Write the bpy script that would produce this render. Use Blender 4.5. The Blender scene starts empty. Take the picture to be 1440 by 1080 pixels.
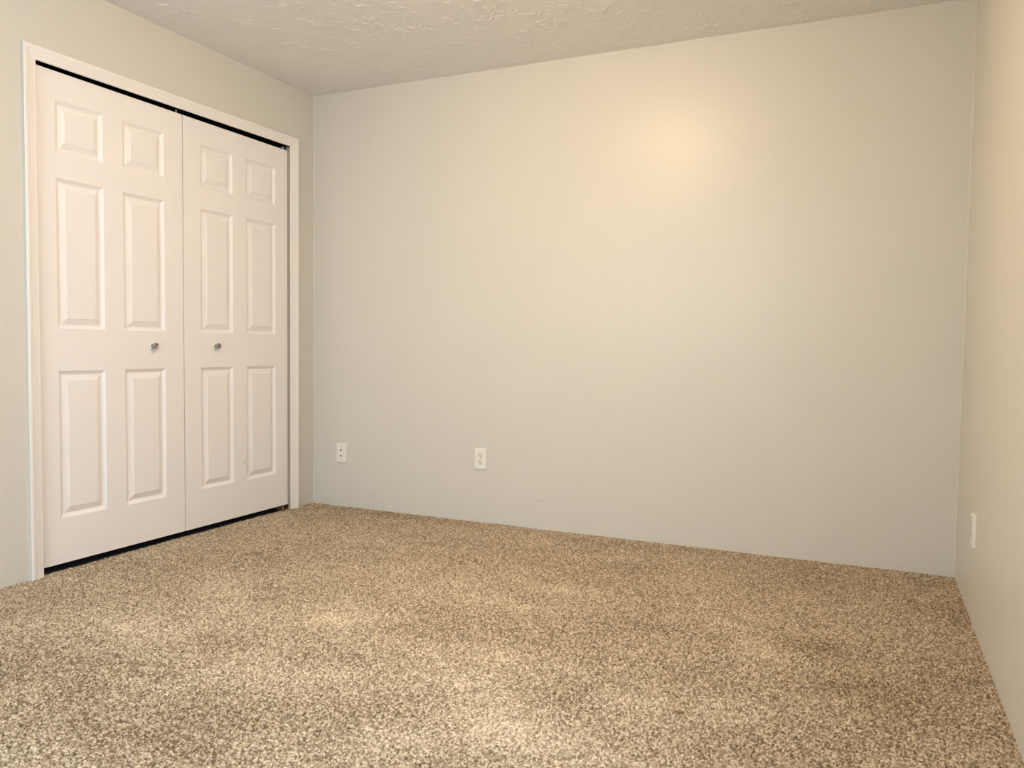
import bpy, bmesh, math, random
import numpy as np
from mathutils import Vector, Matrix

S = bpy.context.scene
COL = S.collection
random.seed(4)
rng = np.random.default_rng(7)

# ------------------------------------------------------------------ camera
F_PX = 1102.557                       # focal length in pixels of a 1440 px wide frame
yaw, pitch, roll = -0.426485914, -0.0481158015, 0.0122988915
Fw = Vector((math.sin(yaw)*math.cos(pitch), math.cos(yaw)*math.cos(pitch), math.sin(pitch)))
Rt = Vector((math.cos(yaw), -math.sin(yaw), 0.0))
Up = Rt.cross(Fw)
R2 = Rt*math.cos(roll) + Up*math.sin(roll)
U2 = -Rt*math.sin(roll) + Up*math.cos(roll)
cam = bpy.data.objects.new('camera', bpy.data.cameras.new('camera'))
COL.objects.link(cam)
cam.matrix_world = Matrix(((R2.x, U2.x, -Fw.x, 3.05557), (R2.y, U2.y, -Fw.y, -3.82207), (R2.z, U2.z, -Fw.z, 0.96838), (0, 0, 0, 1)))
cam.data.sensor_width = 36.0
cam.data.lens = F_PX*36.0/1440.0
cam.data.clip_start = 0.02
S.camera = cam

# ------------------------------------------------------------------ light and exposure
S.view_settings.view_transform = 'Standard'
S.view_settings.look = 'None'
S.view_settings.gamma = 1.0
S.view_settings.use_curve_mapping = False
S.view_settings.exposure = 0.0

LAMP_POS = (1.82, -1.62, 2.44)        # flush ceiling lamp, just above the top of the picture
LAMP_COLOR = (1.0, 0.69, 0.36)
LAMP_STRENGTH = 110.0
DAY_COLOR = (0.76, 0.92, 1.0)
DAY_POWER = 130.0
SIDE_COLOR = (0.52, 0.72, 1.0)
SIDE_POWER = 76.0

w = bpy.data.worlds.new('sky'); S.world = w; w.use_nodes = True
bg = w.node_tree.nodes['Background']
bg.inputs['Color'].default_value = (0.75, 0.87, 1.0, 1)
bg.inputs['Strength'].default_value = 1.0

W, H, NEAR = 3.4196, 2.44, -4.30      # room: x 0..W, y NEAR..0, z 0..H

dl = bpy.data.lights.new('window_daylight', 'AREA')
dl.shape = 'RECTANGLE'; dl.size = 2.4; dl.size_y = 1.5
dl.color = DAY_COLOR; dl.energy = DAY_POWER
dlo = bpy.data.objects.new('window_daylight', dl); COL.objects.link(dlo)
dlo.location = (1.35, NEAR-0.75, 1.95); dlo.rotation_euler = (math.radians(62), 0, 0)   # sky light slanting in through the window

sl_ = bpy.data.lights.new('side_fill_light', 'AREA')
sl_.shape = 'RECTANGLE'; sl_.size = 1.6; sl_.size_y = 1.4
sl_.color = SIDE_COLOR; sl_.energy = SIDE_POWER
slo = bpy.data.objects.new('side_fill_light', sl_); COL.objects.link(slo)
slo.location = (W+0.20, -3.45, 1.5); slo.rotation_euler = (math.radians(90), 0, math.radians(90))    # added fill light beyond an added window, towards -x

# ------------------------------------------------------------------ materials
def mat(name, color, rough=0.5, spec=0.5, metal=0.0):
    m = bpy.data.materials.new(name); m.use_nodes = True
    b = m.node_tree.nodes['Principled BSDF']
    b.inputs['Base Color'].default_value = (*color, 1)
    b.inputs['Roughness'].default_value = rough
    b.inputs['Specular IOR Level'].default_value = spec
    b.inputs['Metallic'].default_value = metal
    return m, m.node_tree, b

def N(nt, typ, **kw):
    n = nt.nodes.new(typ)
    for k, v in kw.items():
        if k in n.inputs.keys(): n.inputs[k].default_value = v
        else: setattr(n, k, v)
    return n

def bump(nt, b, height, strength, dist):
    bn = N(nt, 'ShaderNodeBump', Strength=strength, Distance=dist)
    nt.links.new(height, bn.inputs['Height']); nt.links.new(bn.outputs['Normal'], b.inputs['Normal'])
    return bn

def painted(name, color, rough, bstr, scale, spec=0.5, vary=0.02):
    m, nt, b = mat(name, color, rough, spec)
    tc = N(nt, 'ShaderNodeTexCoord')
    n1 = N(nt, 'ShaderNodeTexNoise', Scale=scale, Detail=4.0, Roughness=0.6)
    nt.links.new(tc.outputs['Object'], n1.inputs['Vector'])
    bump(nt, b, n1.outputs['Fac'], bstr, 0.002)
    n2 = N(nt, 'ShaderNodeTexNoise', Scale=2.3, Detail=3.0)
    nt.links.new(tc.outputs['Object'], n2.inputs['Vector'])
    mx = N(nt, 'ShaderNodeMix', data_type='RGBA')
    mx.inputs[6].default_value = (*[c*(1-vary) for c in color], 1)
    mx.inputs[7].default_value = (*[min(1, c*(1+vary)) for c in color], 1)
    nt.links.new(n2.outputs['Fac'], mx.inputs[0]); nt.links.new(mx.outputs[2], b.inputs['Base Color'])
    return m

M_wall = painted('greige_wall_paint', (0.66, 0.635, 0.575), 0.355, 0.08, 90, spec=0.33)
M_white = painted('white_trim_paint', (0.86, 0.82, 0.79), 0.38, 0.04, 60, vary=0.01)
M_door = painted('white_door_paint', (0.87, 0.83, 0.81), 0.42, 0.06, 140, vary=0.01)
M_plate = painted('white_plastic', (0.83, 0.80, 0.74), 0.35, 0.02, 40, vary=0.01)
M_jamb = painted('shaded_jamb', (0.40, 0.345, 0.29), 0.6, 0.05, 50)  # jamb colour darkened to hold the shade beside the door
M_socket = painted('cream_plastic', (0.80, 0.74, 0.64), 0.35, 0.02, 40, vary=0.01)
M_dark = mat('dark_slot', (0.015, 0.012, 0.01), 0.7)[0]
M_track = mat('track_gap_shade', (0.004, 0.004, 0.004), 0.9, 0.0)[0]  # black carries the shade of the gap above the doors
M_closet = mat('closet_dark_shade', (0.10, 0.095, 0.09), 0.8, 0.1)[0]  # dark colour holds the closet's shade, on walls and floor
M_nickel = mat('satin_nickel', (0.36, 0.36, 0.33), 0.30, 0.5, 1.0)[0]
M_steel = mat('zinc_steel', (0.55, 0.54, 0.52), 0.35, 0.5, 1.0)[0]
M_brass = mat('brassy_steel', (0.45, 0.30, 0.14), 0.45, 0.5, 1.0)[0]
M_screw = mat('screw_head', (0.30, 0.28, 0.24), 0.5, 0.5, 0.6)[0]
M_scuff_shade = mat('scuff_mark', (0.50, 0.43, 0.36), 0.6, 0.2)[0]  # wall scuffs, and the painted shadow of the paint chip

def ceiling_mat():
    m, nt, b = mat('stomped_ceiling_plaster', (0.86, 0.84, 0.81), 0.50, 0.45)
    tc = N(nt, 'ShaderNodeTexCoord')
    n1 = N(nt, 'ShaderNodeTexNoise', Scale=70.0, Detail=4.0, Roughness=0.6)
    nt.links.new(tc.outputs['Object'], n1.inputs['Vector'])
    bump(nt, b, n1.outputs['Fac'], 0.15, 0.003)
    return m
M_ceil = ceiling_mat()

def carpet_mat():
    m, nt, b = mat('tan_twist_carpet', (0.34, 0.25, 0.16), 0.95, 0.05)
    b.inputs['Sheen Weight'].default_value = 0.15
    at = N(nt, 'ShaderNodeAttribute', attribute_name='yarn')
    rp = N(nt, 'ShaderNodeValToRGB')
    e = rp.color_ramp.elements
    e[0].position = 0.0; e[0].color = (0.135, 0.087, 0.045, 1)
    e[1].position = 1.0; e[1].color = (0.80, 0.675, 0.50, 1)
    k = e.new(0.45); k.color = (0.405, 0.31, 0.20, 1)
    nt.links.new(at.outputs['Fac'], rp.inputs['Fac'])
    st = N(nt, 'ShaderNodeAttribute', attribute_name='stain_crease')
    mx = N(nt, 'ShaderNodeMix', data_type='RGBA', blend_type='MULTIPLY')
    mx.inputs[7].default_value = (0.72, 0.64, 0.50, 1)
    nt.links.new(st.outputs['Fac'], mx.inputs[0]); nt.links.new(rp.outputs['Color'], mx.inputs[6])
    nt.links.new(mx.outputs[2], b.inputs['Base Color'])
    tc = N(nt, 'ShaderNodeTexCoord')
    n = N(nt, 'ShaderNodeTexNoise', Scale=420.0, Detail=2.0)
    nt.links.new(tc.outputs['Object'], n.inputs['Vector'])
    bump(nt, b, n.outputs['Fac'], 0.5, 0.002)
    return m
M_carpet = carpet_mat()

def glow_mat():
    m = bpy.data.materials.new('lit_frosted_glass'); m.use_nodes = True
    nt = m.node_tree; b = nt.nodes['Principled BSDF']
    b.inputs['Base Color'].default_value = (0.9, 0.87, 0.8, 1)
    b.inputs['Emission Color'].default_value = (*LAMP_COLOR, 1)
    b.inputs['Emission Strength'].default_value = LAMP_STRENGTH
    return m
M_glow = glow_mat()

def glass_mat():
    m = bpy.data.materials.new('window_glass'); m.use_nodes = True
    nt = m.node_tree; nt.nodes.remove(nt.nodes['Principled BSDF'])
    t = N(nt, 'ShaderNodeBsdfTransparent'); g = N(nt, 'ShaderNodeBsdfGlossy', Roughness=0.02)
    mx = N(nt, 'ShaderNodeMixShader'); mx.inputs[0].default_value = 0.06
    nt.links.new(t.outputs[0], mx.inputs[1]); nt.links.new(g.outputs[0], mx.inputs[2])
    nt.links.new(mx.outputs[0], nt.nodes['Material Output'].inputs['Surface'])
    return m
M_glass = glass_mat()

# ------------------------------------------------------------------ mesh helpers
def obj(name, bm, m, parent=None, smooth=False, bevel=0.0, origin=None):
    me = bpy.data.meshes.new(name)
    if origin is not None: bmesh.ops.translate(bm, verts=bm.verts, vec=-Vector(origin))
    bmesh.ops.recalc_face_normals(bm, faces=bm.faces)
    bm.to_mesh(me); bm.free()
    me.materials.append(m)
    if smooth:
        for p in me.polygons: p.use_smooth = True
    o = bpy.data.objects.new(name, me); COL.objects.link(o)
    if origin is not None: o.location = origin
    if parent is not None:
        o.parent = parent
        o.location = Vector(o.location) - Vector(parent.location)
    if bevel:
        md = o.modifiers.new('bevel', 'BEVEL'); md.width = bevel; md.segments = 2; md.limit_method = 'ANGLE'
    return o

def tag(o, label=None, cat=None, kind=None, group=None):
    if label: o['label'] = label
    if cat: o['category'] = cat
    if kind: o['kind'] = kind
    if group: o['group'] = group
    return o

def box(bm, a, b):
    x0, y0, z0 = a; x1, y1, z1 = b
    v = [bm.verts.new(p) for p in ((x0,y0,z0),(x1,y0,z0),(x1,y1,z0),(x0,y1,z0),(x0,y0,z1),(x1,y0,z1),(x1,y1,z1),(x0,y1,z1))]
    for f in ((0,3,2,1),(4,5,6,7),(0,1,5,4),(1,2,6,5),(2,3,7,6),(3,0,4,7)): bm.faces.new([v[i] for i in f])

def lathe(bm, prof, axis, c, n=40, sx=1.0):
    """prof: (height along axis, radius)"""
    ax = Vector(axis).normalized()
    t = Vector((0,0,1)) if abs(ax.z) < .9 else Vector((1,0,0))
    u = ax.cross(t).normalized(); v = ax.cross(u)
    rings = []
    for h, r in prof:
        if r < 1e-6: rings.append([bm.verts.new(Vector(c)+ax*h)])
        else: rings.append([bm.verts.new(Vector(c)+ax*h+(u*math.cos(2*math.pi*i/n)+v*math.sin(2*math.pi*i/n))*r) for i in range(n)])
    for a, b in zip(rings, rings[1:]):
        for i in range(n):
            j = (i+1) % n
            if len(a) == 1 and len(b) == 1: continue
            if len(a) == 1: bm.faces.new((a[0], b[i], b[j]))
            elif len(b) == 1: bm.faces.new((a[i], b[0], a[j]))
            else: bm.faces.new((a[i], b[i], b[j], a[j]))

# ------------------------------------------------------------------ setting: shell
T = 0.11                                               # wall thickness
OY0, OY1, OZ = -1.7265, -0.2085, 2.108                   # rough closet opening in the left wall

bm = bmesh.new()
box(bm, (-T, NEAR-T, -0.05), (0, OY0, H)); box(bm, (-T, OY1, -0.05), (0, T, H)); box(bm, (-T, OY0, OZ), (0, OY1, H))
tag(obj('wall_left', bm, M_wall), 'greige painted wall around the white closet doors', 'wall', 'structure')
bm = bmesh.new(); box(bm, (0, 0, -0.05), (W, T, H))
wall_back = tag(obj('wall_back', bm, M_wall), 'broad bare greige wall facing the camera, with two white plates', 'wall', 'structure')
SY0, SY1, SZ0, SZ1 = -4.05, -2.85, 0.90, 2.10
bm = bmesh.new()
box(bm, (W, SY1, -0.05), (W+T, T, H)); box(bm, (W, NEAR-T, -0.05), (W+T, SY0, H))
box(bm, (W, SY0, -0.05), (W+T, SY1, SZ0)); box(bm, (W, SY0, SZ1), (W+T, SY1, H))
tag(obj('wall_right', bm, M_wall), 'greige wall running along the right edge, with one outlet', 'wall', 'structure')
WX0, WX1, WZ0, WZ1 = 0.35, 2.35, 0.80, 2.10
bm = bmesh.new()
box(bm, (0, NEAR-T, -0.05), (WX0, NEAR, H)); box(bm, (WX1, NEAR-T, -0.05), (W, NEAR, H))
box(bm, (WX0, NEAR-T, -0.05), (WX1, NEAR, WZ0)); box(bm, (WX0, NEAR-T, WZ1), (WX1, NEAR, H))
tag(obj('wall_near', bm, M_wall), 'greige wall with the window, behind the camera', 'wall', 'structure')
def grid_mesh(name, xs, ys, z, m):
    X, Y = np.meshgrid(xs, ys, indexing='ij'); nx, ny = X.shape
    co = np.stack([X.ravel(), Y.ravel(), z.ravel()], 1).astype(np.float32)
    idx = np.arange(nx*ny).reshape(nx, ny)
    q = np.stack([idx[:-1, :-1], idx[1:, :-1], idx[1:, 1:], idx[:-1, 1:]], -1).reshape(-1, 4)
    me = bpy.data.meshes.new(name)
    me.vertices.add(len(co)); me.vertices.foreach_set('co', co.ravel())
    me.loops.add(q.size); me.loops.foreach_set('vertex_index', q.ravel().astype(np.int32))
    me.polygons.add(len(q)); me.polygons.foreach_set('loop_start', np.arange(0, q.size, 4, dtype=np.int32))
    me.update(calc_edges=True)
    me.polygons.foreach_set('use_smooth', np.ones(len(q), bool))
    me.materials.append(m)
    o = bpy.data.objects.new(name, me); COL.objects.link(o)
    return o

def ceiling():
    # plaster stomped with a brush: fans of short raised ridges, modelled
    r = np.random.default_rng(31); st = 0.0028
    ys = np.concatenate([[NEAR-T, -3.5, -2.6], np.arange(-1.75, 0.006, st), [T]])
    xs = np.concatenate([[-0.75, -0.4], np.arange(-0.01, W+0.012, st), [W+T]])
    h = np.zeros((len(xs), len(ys)))
    fans = 0
    while fans < 1050:
        cx, cy = r.uniform(0, W), r.uniform(-1.75, 0)
        if math.sin(cx*3.1+1.0)*math.cos(cy*4.3+cx) < r.uniform(-1.3, 0.7): continue
        fans += 1
        a0 = r.uniform(0, 2*math.pi); amp = r.uniform(0.4, 1.0)
        for k in range(r.integers(4, 10)):
            ang = a0+r.uniform(-1.0, 1.0); L = r.uniform(0.015, 0.05); d0 = r.uniform(0.0, 0.03)
            curve = r.uniform(-9, 9); wd = r.uniform(0.0022, 0.0038); ht = amp*r.uniform(0.0012, 0.0042)
            ca, sa = math.cos(ang), math.sin(ang)
            mx, my = cx+ca*(d0+L/2), cy+sa*(d0+L/2); R = L/2+0.012
            i0, i1 = np.searchsorted(xs, [mx-R, mx+R]); j0, j1 = np.searchsorted(ys, [my-R, my+R])
            if i1 <= i0 or j1 <= j0: continue
            dx = xs[i0:i1, None]-cx; dy = ys[None, j0:j1]-cy
            u = dx*ca+dy*sa-d0-L/2; v = -dx*sa+dy*ca-curve*u*u
            e = np.clip(1-(u/(L/2))**2, 0, 1)
            h[i0:i1, j0:j1] = np.maximum(h[i0:i1, j0:j1], ht*np.exp(-(v/wd)**2)*np.sqrt(e))
    X, Y = np.meshgrid(xs, ys, indexing='ij')
    z = H-h
    return grid_mesh('ceiling', xs, ys, z, M_ceil)
tag(ceiling(), 'textured off-white plaster ceiling with brushed ridges', 'ceiling', 'structure')
bm = bmesh.new()
box(bm, (-0.75, -2.0, -0.05), (-0.70, 0.06, H)); box(bm, (-0.70, -2.0, -0.05), (-T, -1.95, H)); box(bm, (-0.70, 0.01, -0.05), (-T, 0.06, H))
tag(obj('wall_closet', bm, M_closet), 'dim walls inside the closed closet', 'wall', 'structure')

# window behind the camera (source of the soft daylight)
bm = bmesh.new(); fw = 0.05
for a, b in (((WX0, NEAR-T, WZ0), (WX0+fw, NEAR+.01, WZ1)), ((WX1-fw, NEAR-T, WZ0), (WX1, NEAR+.01, WZ1)),
             ((WX0+fw, NEAR-T, WZ0), (WX1-fw, NEAR+.01, WZ0+fw)), ((WX0+fw, NEAR-T, WZ1-fw), (WX1-fw, NEAR+.01, WZ1)),
             (((WX0+WX1)/2-.02, NEAR-.08, WZ0+fw), ((WX0+WX1)/2+.02, NEAR-.02, WZ1-fw))): box(bm, a, b)
win = tag(obj('window_1', bm, M_white, bevel=0.003), 'white framed window behind the camera', 'window', 'structure')
bm = bmesh.new(); box(bm, (WX0+fw, NEAR-.056, WZ0+fw), (WX1-fw, NEAR-.05, WZ1-fw))
obj('window_pane', bm, M_glass, win)

bm = bmesh.new(); fw = 0.05; ym = (SY0+SY1)/2  # side window added to carry the fill light
for a, b in (((W-.01, SY0, SZ0), (W+T, SY0+fw, SZ1)), ((W-.01, SY1-fw, SZ0), (W+T, SY1, SZ1)), ((W-.01, SY0+fw, SZ0), (W+T, SY1-fw, SZ0+fw)),
             ((W-.01, SY0+fw, SZ1-fw), (W+T, SY1-fw, SZ1)), ((W+.02, SY0+fw, (SZ0+SZ1)/2-.02), (W+.08, SY1-fw, (SZ0+SZ1)/2+.02))): box(bm, a, b)
added_win = tag(obj('added_side_window', bm, M_white, bevel=0.003), 'added white window frame beside the camera, for the fill light', 'window', 'structure')
bm = bmesh.new(); box(bm, (W+.05, SY0+fw, SZ0+fw), (W+.056, SY1-fw, SZ1-fw))
obj('window_pane', bm, M_glass, added_win)

# painted caulk beads in the two far corners
for i, (x, sgn, lab) in enumerate(((0.0, 1, 'thin painted caulk bead in the corner beside the closet'), (W, -1, 'thin painted caulk bead in the right-hand corner'))):
    bm = bmesh.new(); r = 0.0045; n = 5
    pts = [(x, 0)] + [(x+sgn*r*math.cos(a), -r*math.sin(a)) for a in [math.pi/2*k/n for k in range(n+1)]]
    lo = [bm.verts.new((px, py, 0)) for px, py in pts]; hi = [bm.verts.new((px, py, H)) for px, py in pts]
    for k in range(len(pts)):
        j = (k+1) % len(pts); bm.faces.new((lo[k], lo[j], hi[j], hi[k]))
    bm.faces.new(lo); bm.faces.new(hi)
    tag(obj('trim_%d' % (i+3), bm, M_wall, smooth=False), lab, 'trim', 'structure')

# ------------------------------------------------------------------ carpet: real tufts
def smooth_noise(x, y, scale, seed):
    r = np.random.default_rng(seed); n = 256
    g = r.random((n, n)).astype(np.float32)
    fx = x*scale+37.3; fy = y*scale+91.7
    ix = np.floor(fx).astype(int); iy = np.floor(fy).astype(int)
    tx = fx-ix; ty = fy-iy; tx = tx*tx*(3-2*tx); ty = ty*ty*(3-2*ty)
    a = g[ix % n, iy % n]; b = g[(ix+1) % n, iy % n]; c = g[ix % n, (iy+1) % n]; d = g[(ix+1) % n, (iy+1) % n]
    return (a*(1-tx)+b*tx)*(1-ty)+(c*(1-tx)+d*tx)*ty

def carpet():
    step = 0.0022
    xs = np.concatenate([np.arange(-0.024, W+0.004, step), [W+0.05]])
    ys = np.concatenate([[NEAR-0.1, -4.0, -3.6, -3.2], np.arange(-2.80, 0.004, step), [0.05]])
    X, Y = np.meshgrid(xs, ys, indexing='ij'); nx, ny = X.shape
    x = X.ravel().astype(np.float32); y = Y.ravel().astype(np.float32)
    cell = 0.0048; n = 1024
    jx = rng.random((n, n)).astype(np.float32); jy = rng.random((n, n)).astype(np.float32)
    ang = (rng.random((n, n))*math.pi).astype(np.float32)
    hh = rng.random((n, n)).astype(np.float32); cc = rng.random((n, n)).astype(np.float32)
    ca, sa = np.cos(ang), np.sin(ang)
    ci = np.floor(x/cell).astype(int); cj = np.floor(y/cell).astype(int)
    best = np.full(x.shape, 9.0, np.float32); bh = np.zeros_like(best); bc = np.zeros_like(best)
    for di in (-1, 0, 1):
        for dj in (-1, 0, 1):
            i = (ci+di) % n; j = (cj+dj) % n
            dx = x/cell-(ci+di+jx[i, j]); dy = y/cell-(cj+dj+jy[i, j])
            u = dx*ca[i, j]+dy*sa[i, j]; v = -dx*sa[i, j]+dy*ca[i, j]
            d = np.sqrt((u/1.35)**2+(v/0.75)**2)
            m = d < best
            best = np.where(m, d, best); bh = np.where(m, hh[i, j], bh); bc = np.where(m, cc[i, j], bc)
    z = 0.0025 - 0.0100*np.clip(best, 0, 1.15)**2.0 - 0.0045*bh
    z += 0.003*(smooth_noise(x, y, 9, 3)-0.5)
    # how the pile lies: soft blotches plus trodden patches, with shading and left-front darkening put into the colour
    lay_shade = 0.55*(smooth_noise(x+0.3*smooth_noise(x, y, 3, 21), y, 3.2, 11)-0.5) + 0.35*(smooth_noise(x, y, 9.0, 12)-0.5) + 0.14*(smooth_noise(x, y, 22, 13)-0.5)
    for px, py, rx, ry, a in LAY_SHADE_PATCHES:
        lay_shade += a*np.exp(-((x-px)/rx)**2-((y-py)/ry)**2)*(0.6+0.8*smooth_noise(x, y, 14, 15))
    yarn = 0.445 + 0.95*(bc-0.5) + 0.21*lay_shade
    stain_crease = np.zeros_like(x)
    for px, py, rx, ry, a in STAINS_AND_CREASE:
        stain_crease = np.maximum(stain_crease, a*np.exp(-((x-px)/rx)**2-((y-py)/ry)**2)*(0.55+0.7*smooth_noise(x, y, 11, 16)))
    o = grid_mesh('floor', xs, ys, z, M_carpet); me = o.data
    for nm, arr in (('yarn', yarn), ('stain_crease', stain_crease)):
        a = me.attributes.new(nm, 'FLOAT', 'POINT'); a.data.foreach_set('value', np.clip(arr, 0, 1).astype(np.float32))
    tag(o, 'tan beige cut pile carpet with paler trodden patches', 'carpet', 'structure')

# floor positions (x, y, radius x, radius y, amount)
LAY_SHADE_PATCHES = [(0.82, -1.98, 0.30, 0.14, 0.55), (2.99, -0.242, 0.17, 0.007, 1.3), (1.39, -1.59, 0.12, 0.10, 0.80), (1.41, -2.08, 0.12, 0.10, 0.60), (1.71, -1.99, 0.14, 0.09, 0.60), (1.72, -1.71, 0.13, 0.07, 0.55), (1.96, -1.86, 0.15, 0.09, 0.70), (2.01, -1.64, 0.12, 0.09, 0.75), (2.20, -1.97, 0.17, 0.13, 0.75), (2.02, -2.22, 0.12, 0.09, 0.55), (1.76, -2.37, 0.14, 0.07, 0.50), (1.52, -1.48, 0.12, 0.08, 0.50), (1.02, -1.64, 0.16, 0.10, 0.45), (2.01, -0.91, 0.18, 0.07, 0.80), (2.01, -0.38, 0.12, 0.05, 0.70), (2.20, -1.66, 0.10, 0.07, 0.55), (2.77, -1.23, 0.12, 0.09, 0.70), (2.61, -1.02, 0.07, 0.03, 0.50), (2.77, -1.69, 0.10, 0.10, 0.70), (2.33, -2.08, 0.20, 0.08, 0.80), (3.30, -0.37, 0.05, 0.06, 0.50), (2.48, -1.74, 0.12, 0.07, 0.45), (1.86, -1.18, 0.14, 0.06, 0.70), (1.52, -1.00, 0.10, 0.06, 0.50), (1.02, -0.64, 0.25, 0.06, 0.35), (0.30, -1.96, 0.22, 0.15, -0.50), (1.15, -1.96, 0.14, 0.10, -0.45), (2.01, -2.13, 0.10, 0.05, -0.40), (1.43, -2.49, 0.35, 0.16, -0.75), (0.95, -2.25, 0.40, 0.28, -0.60), (1.56, -2.28, 0.25, 0.10, -0.35), (2.47, -1.17, 0.20, 0.10, -0.35), (0.65, -0.07, 0.55, 0.06, -0.45), (2.07, -0.13, 0.50, 0.05, -0.30), (2.92, -1.12, 0.10, 0.08, -0.50), (3.13, -1.43, 0.14, 0.10, -0.35), (1.28, -0.69, 0.30, 0.08, -0.20)]
STAINS_AND_CREASE = [(1.14, -0.13, 0.014, 0.010, 1.6), (2.62, -1.766, 0.035, 0.007, 1.6), (2.92, -1.13, 0.14, 0.11, 0.50), (3.13, -1.40, 0.22, 0.14, 0.45), (3.35, -0.43, 0.20, 0.40, 0.20)]  # stains and a fleck; the narrow streak paints a crease's shade
carpet()
bm = bmesh.new(); box(bm, (-0.75, -2.0, -0.06), (-0.024, 0.06, -0.014))  # dark slab paints the shade below the doors
tag(obj('floor_closet', bm, M_closet), 'closet floor behind the doors, coloured dark for the shade under them', 'floor', 'structure')

# ------------------------------------------------------------------ closet casing, jambs and track
def casing():
    # profile across the casing: (distance from the inner edge, thickness off the wall)
    prof = [(0.0, 0.0), (0.0, 0.0055), (0.003, 0.0075), (0.012, 0.0085), (0.016, 0.0085), (0.019, 0.0105), (0.030, 0.0125), (0.040, 0.0155), (0.044, 0.0175), (0.053, 0.0180), (0.057, 0.0160), (0.058, 0.0)]
    yl, yr = -1.7235, -0.2115
    zl, zr = 2.0835, 2.0955                        # the head is slightly out of level, as in the photo
    bm = bmesh.new(); rows = []
    for d, t in prof:
        rows.append([bm.verts.new(p) for p in ((t, yl-d, -0.012), (t, yl-d, zl+d*0.93), (t, yr+d, zr+d*0.94), (t, yr+d, -0.012))])
    for a, b in zip(rows, rows[1:]):
        for k in range(3): bm.faces.new((a[k], a[k+1], b[k+1], b[k]))
    for k in (0, 3): bm.faces.new([r[k] for r in rows])
    edge = len(rows)-2
    o = tag(obj('trim_1', bm, M_white), 'white moulded casing framing the closet doors', 'door casing', 'structure')
    o.data.materials.append(M_wall)                 # wall paint darkens the outer edge in place of its shade
    for p in o.data.polygons[edge*3:(edge+1)*3]: p.material_index = 1
    return o
casing()
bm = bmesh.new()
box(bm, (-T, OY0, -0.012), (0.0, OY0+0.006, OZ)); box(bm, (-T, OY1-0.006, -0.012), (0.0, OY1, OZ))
tag(obj('trim_2', bm, M_jamb), 'side jambs inside the closet opening, shade put in as brown', 'door jamb', 'structure')
bm = bmesh.new()
y0, y1 = OY0+0.006, OY1-0.006
box(bm, (-0.075, y0, 2.098), (-0.002, y1, 2.106)); box(bm, (-0.006, y0, 2.0905), (-0.002, y1, 2.098)); box(bm, (-0.075, y0, 2.080), (-0.071, y1, 2.098))
tag(obj('closet_door_track', bm, M_track), 'black metal door track under the head of the closet opening', 'door track')

# ------------------------------------------------------------------ closet door leaves
DX = -0.014                                            # front face of the leaves
Z0, Z1 = 0.030, 2.071
PZ = [(0.2215, 0.8415), (1.0185, 1.6385), (1.7455, 1.9560)]

def door(name, ya, yb, panels_y, label, tilt):
    bm = bmesh.new()
    ys = sorted([ya, yb] + [v for p in panels_y for v in p]); zs = sorted([Z0, Z1] + [v for p in PZ for v in p])
    V = {}
    def vt(x, y, z):
        k = (round(x, 5), round(y, 5), round(z, 5))
        if k not in V: V[k] = bm.verts.new((x, y, z))
        return V[k]
    holes = {(round(a, 5), round(c, 5)) for a, b in panels_y for c, d in PZ}
    for a, b in zip(ys, ys[1:]):
        for c, d in zip(zs, zs[1:]):
            if (round(a, 5), round(c, 5)) in holes:
                # moulded raised panel: sticking falls in, a bevel rises back, small lip, flat field
                rings = []
                for ins, dep in ((0, 0), (0.0015, 0.0018), (0.005, 0.0040), (0.010, 0.0078), (0.0165, 0.0105), (0.0180, 0.0105), (0.030, 0.0060), (0.0415, 0.0025), (0.0420, 0.0006), (0.0440, 0.0003)):
                    rings.append([vt(DX-dep, a+ins, c+ins), vt(DX-dep, b-ins, c+ins), vt(DX-dep, b-ins, d-ins), vt(DX-dep, a+ins, d-ins)])
                for r, s in zip(rings, rings[1:]):
                    for k in range(4): bm.faces.new((r[k], r[(k+1) % 4], s[(k+1) % 4], s[k]))
                bm.faces.new(rings[-1])
            else:
                bm.faces.new((vt(DX, a, c), vt(DX, b, c), vt(DX, b, d), vt(DX, a, d)))
    # sides and back
    xb = DX-0.034
    for a, b in zip(ys, ys[1:]):
        for z in (Z0, Z1): bm.faces.new((vt(DX, a, z), vt(DX, b, z), vt(xb, b, z), vt(xb, a, z)))
    for c, d in zip(zs, zs[1:]):
        for y in (ya, yb): bm.faces.new((vt(DX, y, c), vt(DX, y, d), vt(xb, y, d), vt(xb, y, c)))
    bm.faces.new([vt(xb, y, Z0) for y in ys] + [vt(xb, yb, z) for z in zs[1:]] + [vt(xb, y, Z1) for y in ys[::-1][1:]] + [vt(xb, ya, z) for z in zs[::-1][1:-1]])
    o = obj(name, bm, M_door, origin=(DX, (ya+yb)/2, Z0))
    return tag(o, label, 'closet door', 'structure')

dl_ = door('door_1', -1.7195, -0.9765, [(-1.632, -1.4115), (-1.312, -1.0865)], 'left white six-panel closet door leaf', 0)
dr_ = door('door_2', -0.9715, -0.2190, [(-0.8655, -0.6465), (-0.5475, -0.3205)], 'right white six-panel closet door leaf, chipped low down', 0)

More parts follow.
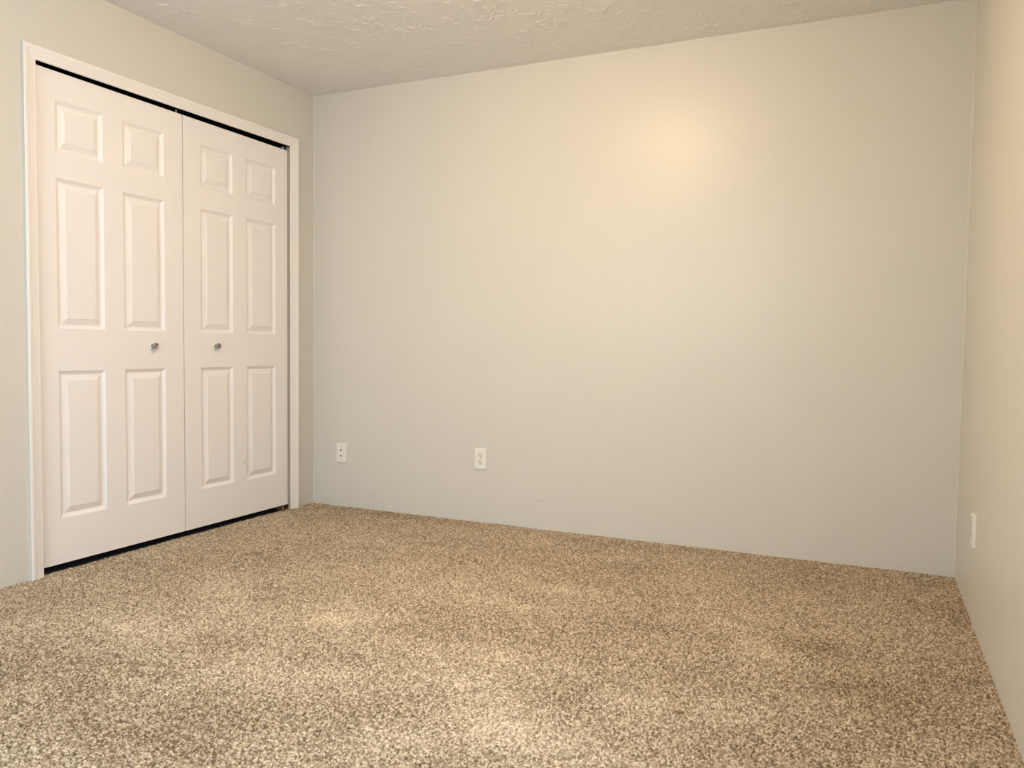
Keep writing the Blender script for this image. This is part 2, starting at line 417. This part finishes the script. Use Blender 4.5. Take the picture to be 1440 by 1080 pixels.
def knob(y, z, parent):
    bm = bmesh.new()
    lathe(bm, [(0.0, 0), (0, 0.0190), (0.0015, 0.0190), (0.0030, 0.0165), (0.0040, 0.0120), (0.0040, 0)], (1, 0, 0), (DX, y, z))
    r = obj('knob_rosette', bm, M_plate, parent, smooth=True, origin=(DX, y, z)); r['label'] = 'white rosette behind the knob'
    bm = bmesh.new()
    lathe(bm, [(0.0035, 0), (0.0035, 0.0098), (0.009, 0.0092), (0.016, 0.0105), (0.022, 0.0138), (0.0265, 0.0150), (0.0290, 0.0147), (0.0305, 0.0125), (0.0300, 0.0098), (0.0275, 0.0082), (0.0275, 0.0035), (0.0288, 0.0025), (0.0290, 0)], (1, 0, 0), (DX, y, z))
    k = obj('door_knob', bm, M_nickel, parent, smooth=True, origin=(DX, y, z)); k['label'] = 'grey metal knob'
knob(-1.1630, 0.9490, dl_)
knob(-0.7725, 0.9510, dr_)
for y, par in ((-1.004, dl_), (-0.2475, dr_)):
    bm = bmesh.new(); lathe(bm, [(0, 0), (0, 0.0035), (0.020, 0.0035), (0.022, 0.002), (0.022, 0)], (0, 0, 1), (DX-0.008, y, Z1-0.001), 16)
    p = obj('pivot_pin', bm, M_steel, par, smooth=True); p['label'] = 'thin bright steel pin on the door top'
bm = bmesh.new()
box(bm, (-0.050, -0.2440, 2.0715), (-0.020, -0.2190, 2.0765)); box(bm, (-0.050, -0.2210, 2.0715), (-0.020, -0.2190, 2.092))
p = obj('pivot_bracket', bm, M_steel, dr_, bevel=0.0006); p['label'] = 'grey steel bracket at the top corner'
# floor bracket at the foot of the right jamb
bm = bmesh.new()
box(bm, (-0.046, -0.262, -0.004), (-0.012, -0.2150, 0.0015)); box(bm, (-0.046, -0.2165, 0.0), (-0.012, -0.2146, 0.028))
lathe(bm, [(0.0, 0), (0.0, 0.006), (0.012, 0.006), (0.012, 0.003), (0.024, 0.003), (0.024, 0)], (0, 0, 1), (-0.029, -0.243, 0.001), 16)
tag(obj('floor_pivot_bracket', bm, M_brass), 'small brassy pivot bracket on the carpet at the right jamb', 'bracket')
# chipped paint on the right leaf
bm = bmesh.new()
for pts, h in ((((-.007,.010),(.001,.013),(.006,.009),(.004,.001),(-.002,-.001),(-.006,.003)), .0040), (((-.002,.001),(.002,.001),(.0015,-.014),(-.0005,-.016)), .0032), (((.006,.008),(.013,.013),(.015,.009),(.010,.003)), .0032)):
    a = [bm.verts.new((DX-.0005, -0.5658+u, 0.335+v)) for u, v in pts]
    b = [bm.verts.new((DX+h, -0.5658+u*.8, 0.335+v*.85)) for u, v in pts]
    bm.faces.new(b)
    for k in range(len(a)): bm.faces.new((a[k], a[(k+1) % len(a)], b[(k+1) % len(a)], b[k]))
p = obj('paint_chip', bm, M_plate, dr_); p['label'] = 'small raised paint chip'
bm = bmesh.new()  # dark outline painted as the chip's shadow
pts = [(-.009,.006),(-.006,-.001),(-.002,-.004),(-.0025,-.018),(.001,-.018),(.003,-.004),(.008,.001),(.012,.000),(.016,.008),(.010,.004),(.005,.001),(.000,.000),(-.005,.003)]
a = [bm.verts.new((DX-.0005, -0.5658+u, 0.335+v)) for u, v in pts]; b = [bm.verts.new((DX+.0006, -0.5658+u, 0.335+v)) for u, v in pts]
bm.faces.new(b)
for k in range(len(a)): bm.faces.new((a[k], a[(k+1) % len(a)], b[(k+1) % len(a)], b[k]))
q = obj('chip_shadow', bm, M_scuff_shade, dr_); q['label'] = 'painted brownish shadow around the paint chip'

# ------------------------------------------------------------------ wall plates
def plate_mesh(bm, w_, h_, d=0.0085, bev=0.0022):
    """local frame: X across, Z up, front towards -Y, back on Y=0"""
    rings = []
    for ins, dep in ((0, 0), (0, 0.0055), (bev*0.4, d*0.9), (bev, d)):
        rings.append([bm.verts.new((sx*(w_/2-ins), -dep, sz*(h_/2-ins))) for sx, sz in ((-1,-1),(1,-1),(1,1),(-1,1))])
    for r, s in zip(rings, rings[1:]):
        for k in range(4): bm.faces.new((r[k], r[(k+1) % 4], s[(k+1) % 4], s[k]))
    bm.faces.new(rings[-1]); bm.faces.new(rings[0][::-1])

def prism(bm, pts, y0, y1):
    a = [bm.verts.new((u, y0, v)) for u, v in pts]; b = [bm.verts.new((u, y1, v)) for u, v in pts]
    bm.faces.new(a); bm.faces.new(b[::-1])
    for k in range(len(a)): bm.faces.new((a[k], a[(k+1) % len(a)], b[(k+1) % len(a)], b[k]))

def holder(name, label, cat, loc, rotz, tilt=0.0, group=None):
    e = bpy.data.objects.new(name, None); COL.objects.link(e); e.empty_display_size = 0.05
    e.location = loc; e.rotation_euler = (0, tilt, rotz)
    return tag(e, label, cat, None, group)

def child(name, bm, m, e, smooth=False, bevel=0.0, label=None):
    o = obj(name, bm, m, smooth=smooth, bevel=bevel); o.parent = e
    if label: o['label'] = label
    return o

def duplex(label, loc, rotz, tilt=0.0):
    e = holder('wall_outlet', label, 'outlet', loc, rotz, tilt, None)
    bm = bmesh.new(); plate_mesh(bm, 0.0705, 0.1145); child('cover_plate', bm, M_plate, e)
    for s in (1, -1):
        bm = bmesh.new(); zc = s*0.0195
        pts = []
        for k in range(32):
            a = 2*math.pi*k/32
            pts.append((0.0172*math.cos(a), zc+max(-0.0135, min(0.0135, 0.0172*math.sin(a)))))
        prism(bm, pts, -0.0060, -0.0100)
        r = child('receptacle', bm, M_socket, e, bevel=0.0008)
        bm = bmesh.new()
        for sx in (-1, 1): box(bm, (sx*0.0064-0.0014, -0.0104, zc-0.0010), (sx*0.0064+0.0014, -0.0097, zc+0.0085))
        g = [(0.0026*math.cos(math.pi*k/8), zc-0.0085-0.0026*math.sin(math.pi*k/8)) for k in range(9)] + [(-0.0026, zc-0.0060), (0.0026, zc-0.0060)]
        prism(bm, g, -0.0097, -0.0104)
        sl = obj('socket_slots', bm, M_dark); sl.parent = r; sl['label'] = 'dark socket slots'
    bm = bmesh.new(); lathe(bm, [(0.0075, 0), (0.0075, 0.0032), (0.0091, 0.0028), (0.0095, 0)], (0, -1, 0), (0, 0, 0), 20)
    child('screw', bm, M_screw, e, smooth=True)
    return e
duplex('white duplex outlet on the back wall, right of the two-hole plate', (1.1382, 0, 0.3510), 0)
duplex('white duplex outlet low on the right-hand wall, seen edge-on', (W, -0.6000, 0.3290), math.radians(-90))

e = holder('phone_jack_plate', 'white two-hole jack plate on the back wall near the closet corner', 'wall plate', (0.2103, 0, 0.3200), 0, math.radians(1.0))
bm = bmesh.new(); plate_mesh(bm, 0.0700, 0.1145); child('cover_plate', bm, M_plate, e)
for s in (1, -1):
    bm = bmesh.new(); lathe(bm, [(0.0075, 0.0050), (0.0094, 0.0050), (0.0096, 0.0040), (0.0088, 0.0034), (0.0088, 0)], (0, -1, 0), (-0.003, 0, s*0.0175), 20)
    child('jack_hole', bm, M_dark, e, label='dark round jack hole')
    bm = bmesh.new(); lathe(bm, [(0.0078, 0), (0.0078, 0.0034), (0.0092, 0.0030), (0.0096, 0)], (0, -1, 0), (-0.003, 0, s*0.0430), 20)
    child('screw', bm, M_screw, e, smooth=True, label='small grey screw head')

# faint scuffs on the back wall
for x, z, a, b, rot in ((1.481, 0.151, 0.022, 0.0016, 0.15), (1.972, 0.453, 0.006, 0.0020, 0.3), (0.444, 0.097, 0.010, 0.0018, -0.1), (1.995, 0.452, 0.003, 0.0015, 0)):
    bm = bmesh.new(); c, sn = math.cos(rot), math.sin(rot)
    pts = [(a*math.cos(2*math.pi*k/12), b*math.sin(2*math.pi*k/12)) for k in range(12)]
    pts = [(x+u*c-v*sn, z+u*sn+v*c) for u, v in pts]
    prism(bm, pts, 0.0, -0.0003)
    o = obj('scuff_mark', bm, M_scuff_shade, wall_back); o['label'] = 'faint brownish scuff'

# ------------------------------------------------------------------ ceiling lamp (above the top edge of the picture)
e = holder('ceiling_lamp', 'lit frosted glass bowl lamp flush on the ceiling', 'ceiling lamp', LAMP_POS, 0)
bm = bmesh.new(); lathe(bm, [(0, 0), (0, 0.120), (-0.020, 0.120), (-0.026, 0.115), (-0.026, 0)], (0, 0, 1), (0, 0, 0), 48); child('canopy', bm, M_steel, e, smooth=False)
bm = bmesh.new()
lathe(bm, [(-0.026, 0.125), (-0.050, 0.145)] + [(-0.060-0.080*math.sin(a), 0.150*math.cos(a)) for a in [math.pi/2*k/12 for k in range(0, 12)]] + [(-0.140, 0)], (0, 0, 1), (0, 0, 0), 48)
child('glass_bowl', bm, M_glow, e, smooth=True)
bm = bmesh.new(); lathe(bm, [(-0.137, 0), (-0.137, 0.012), (-0.146, 0.010), (-0.156, 0.005), (-0.159, 0)], (0, 0, 1), (0, 0, 0), 20); child('finial', bm, M_steel, e, smooth=True)
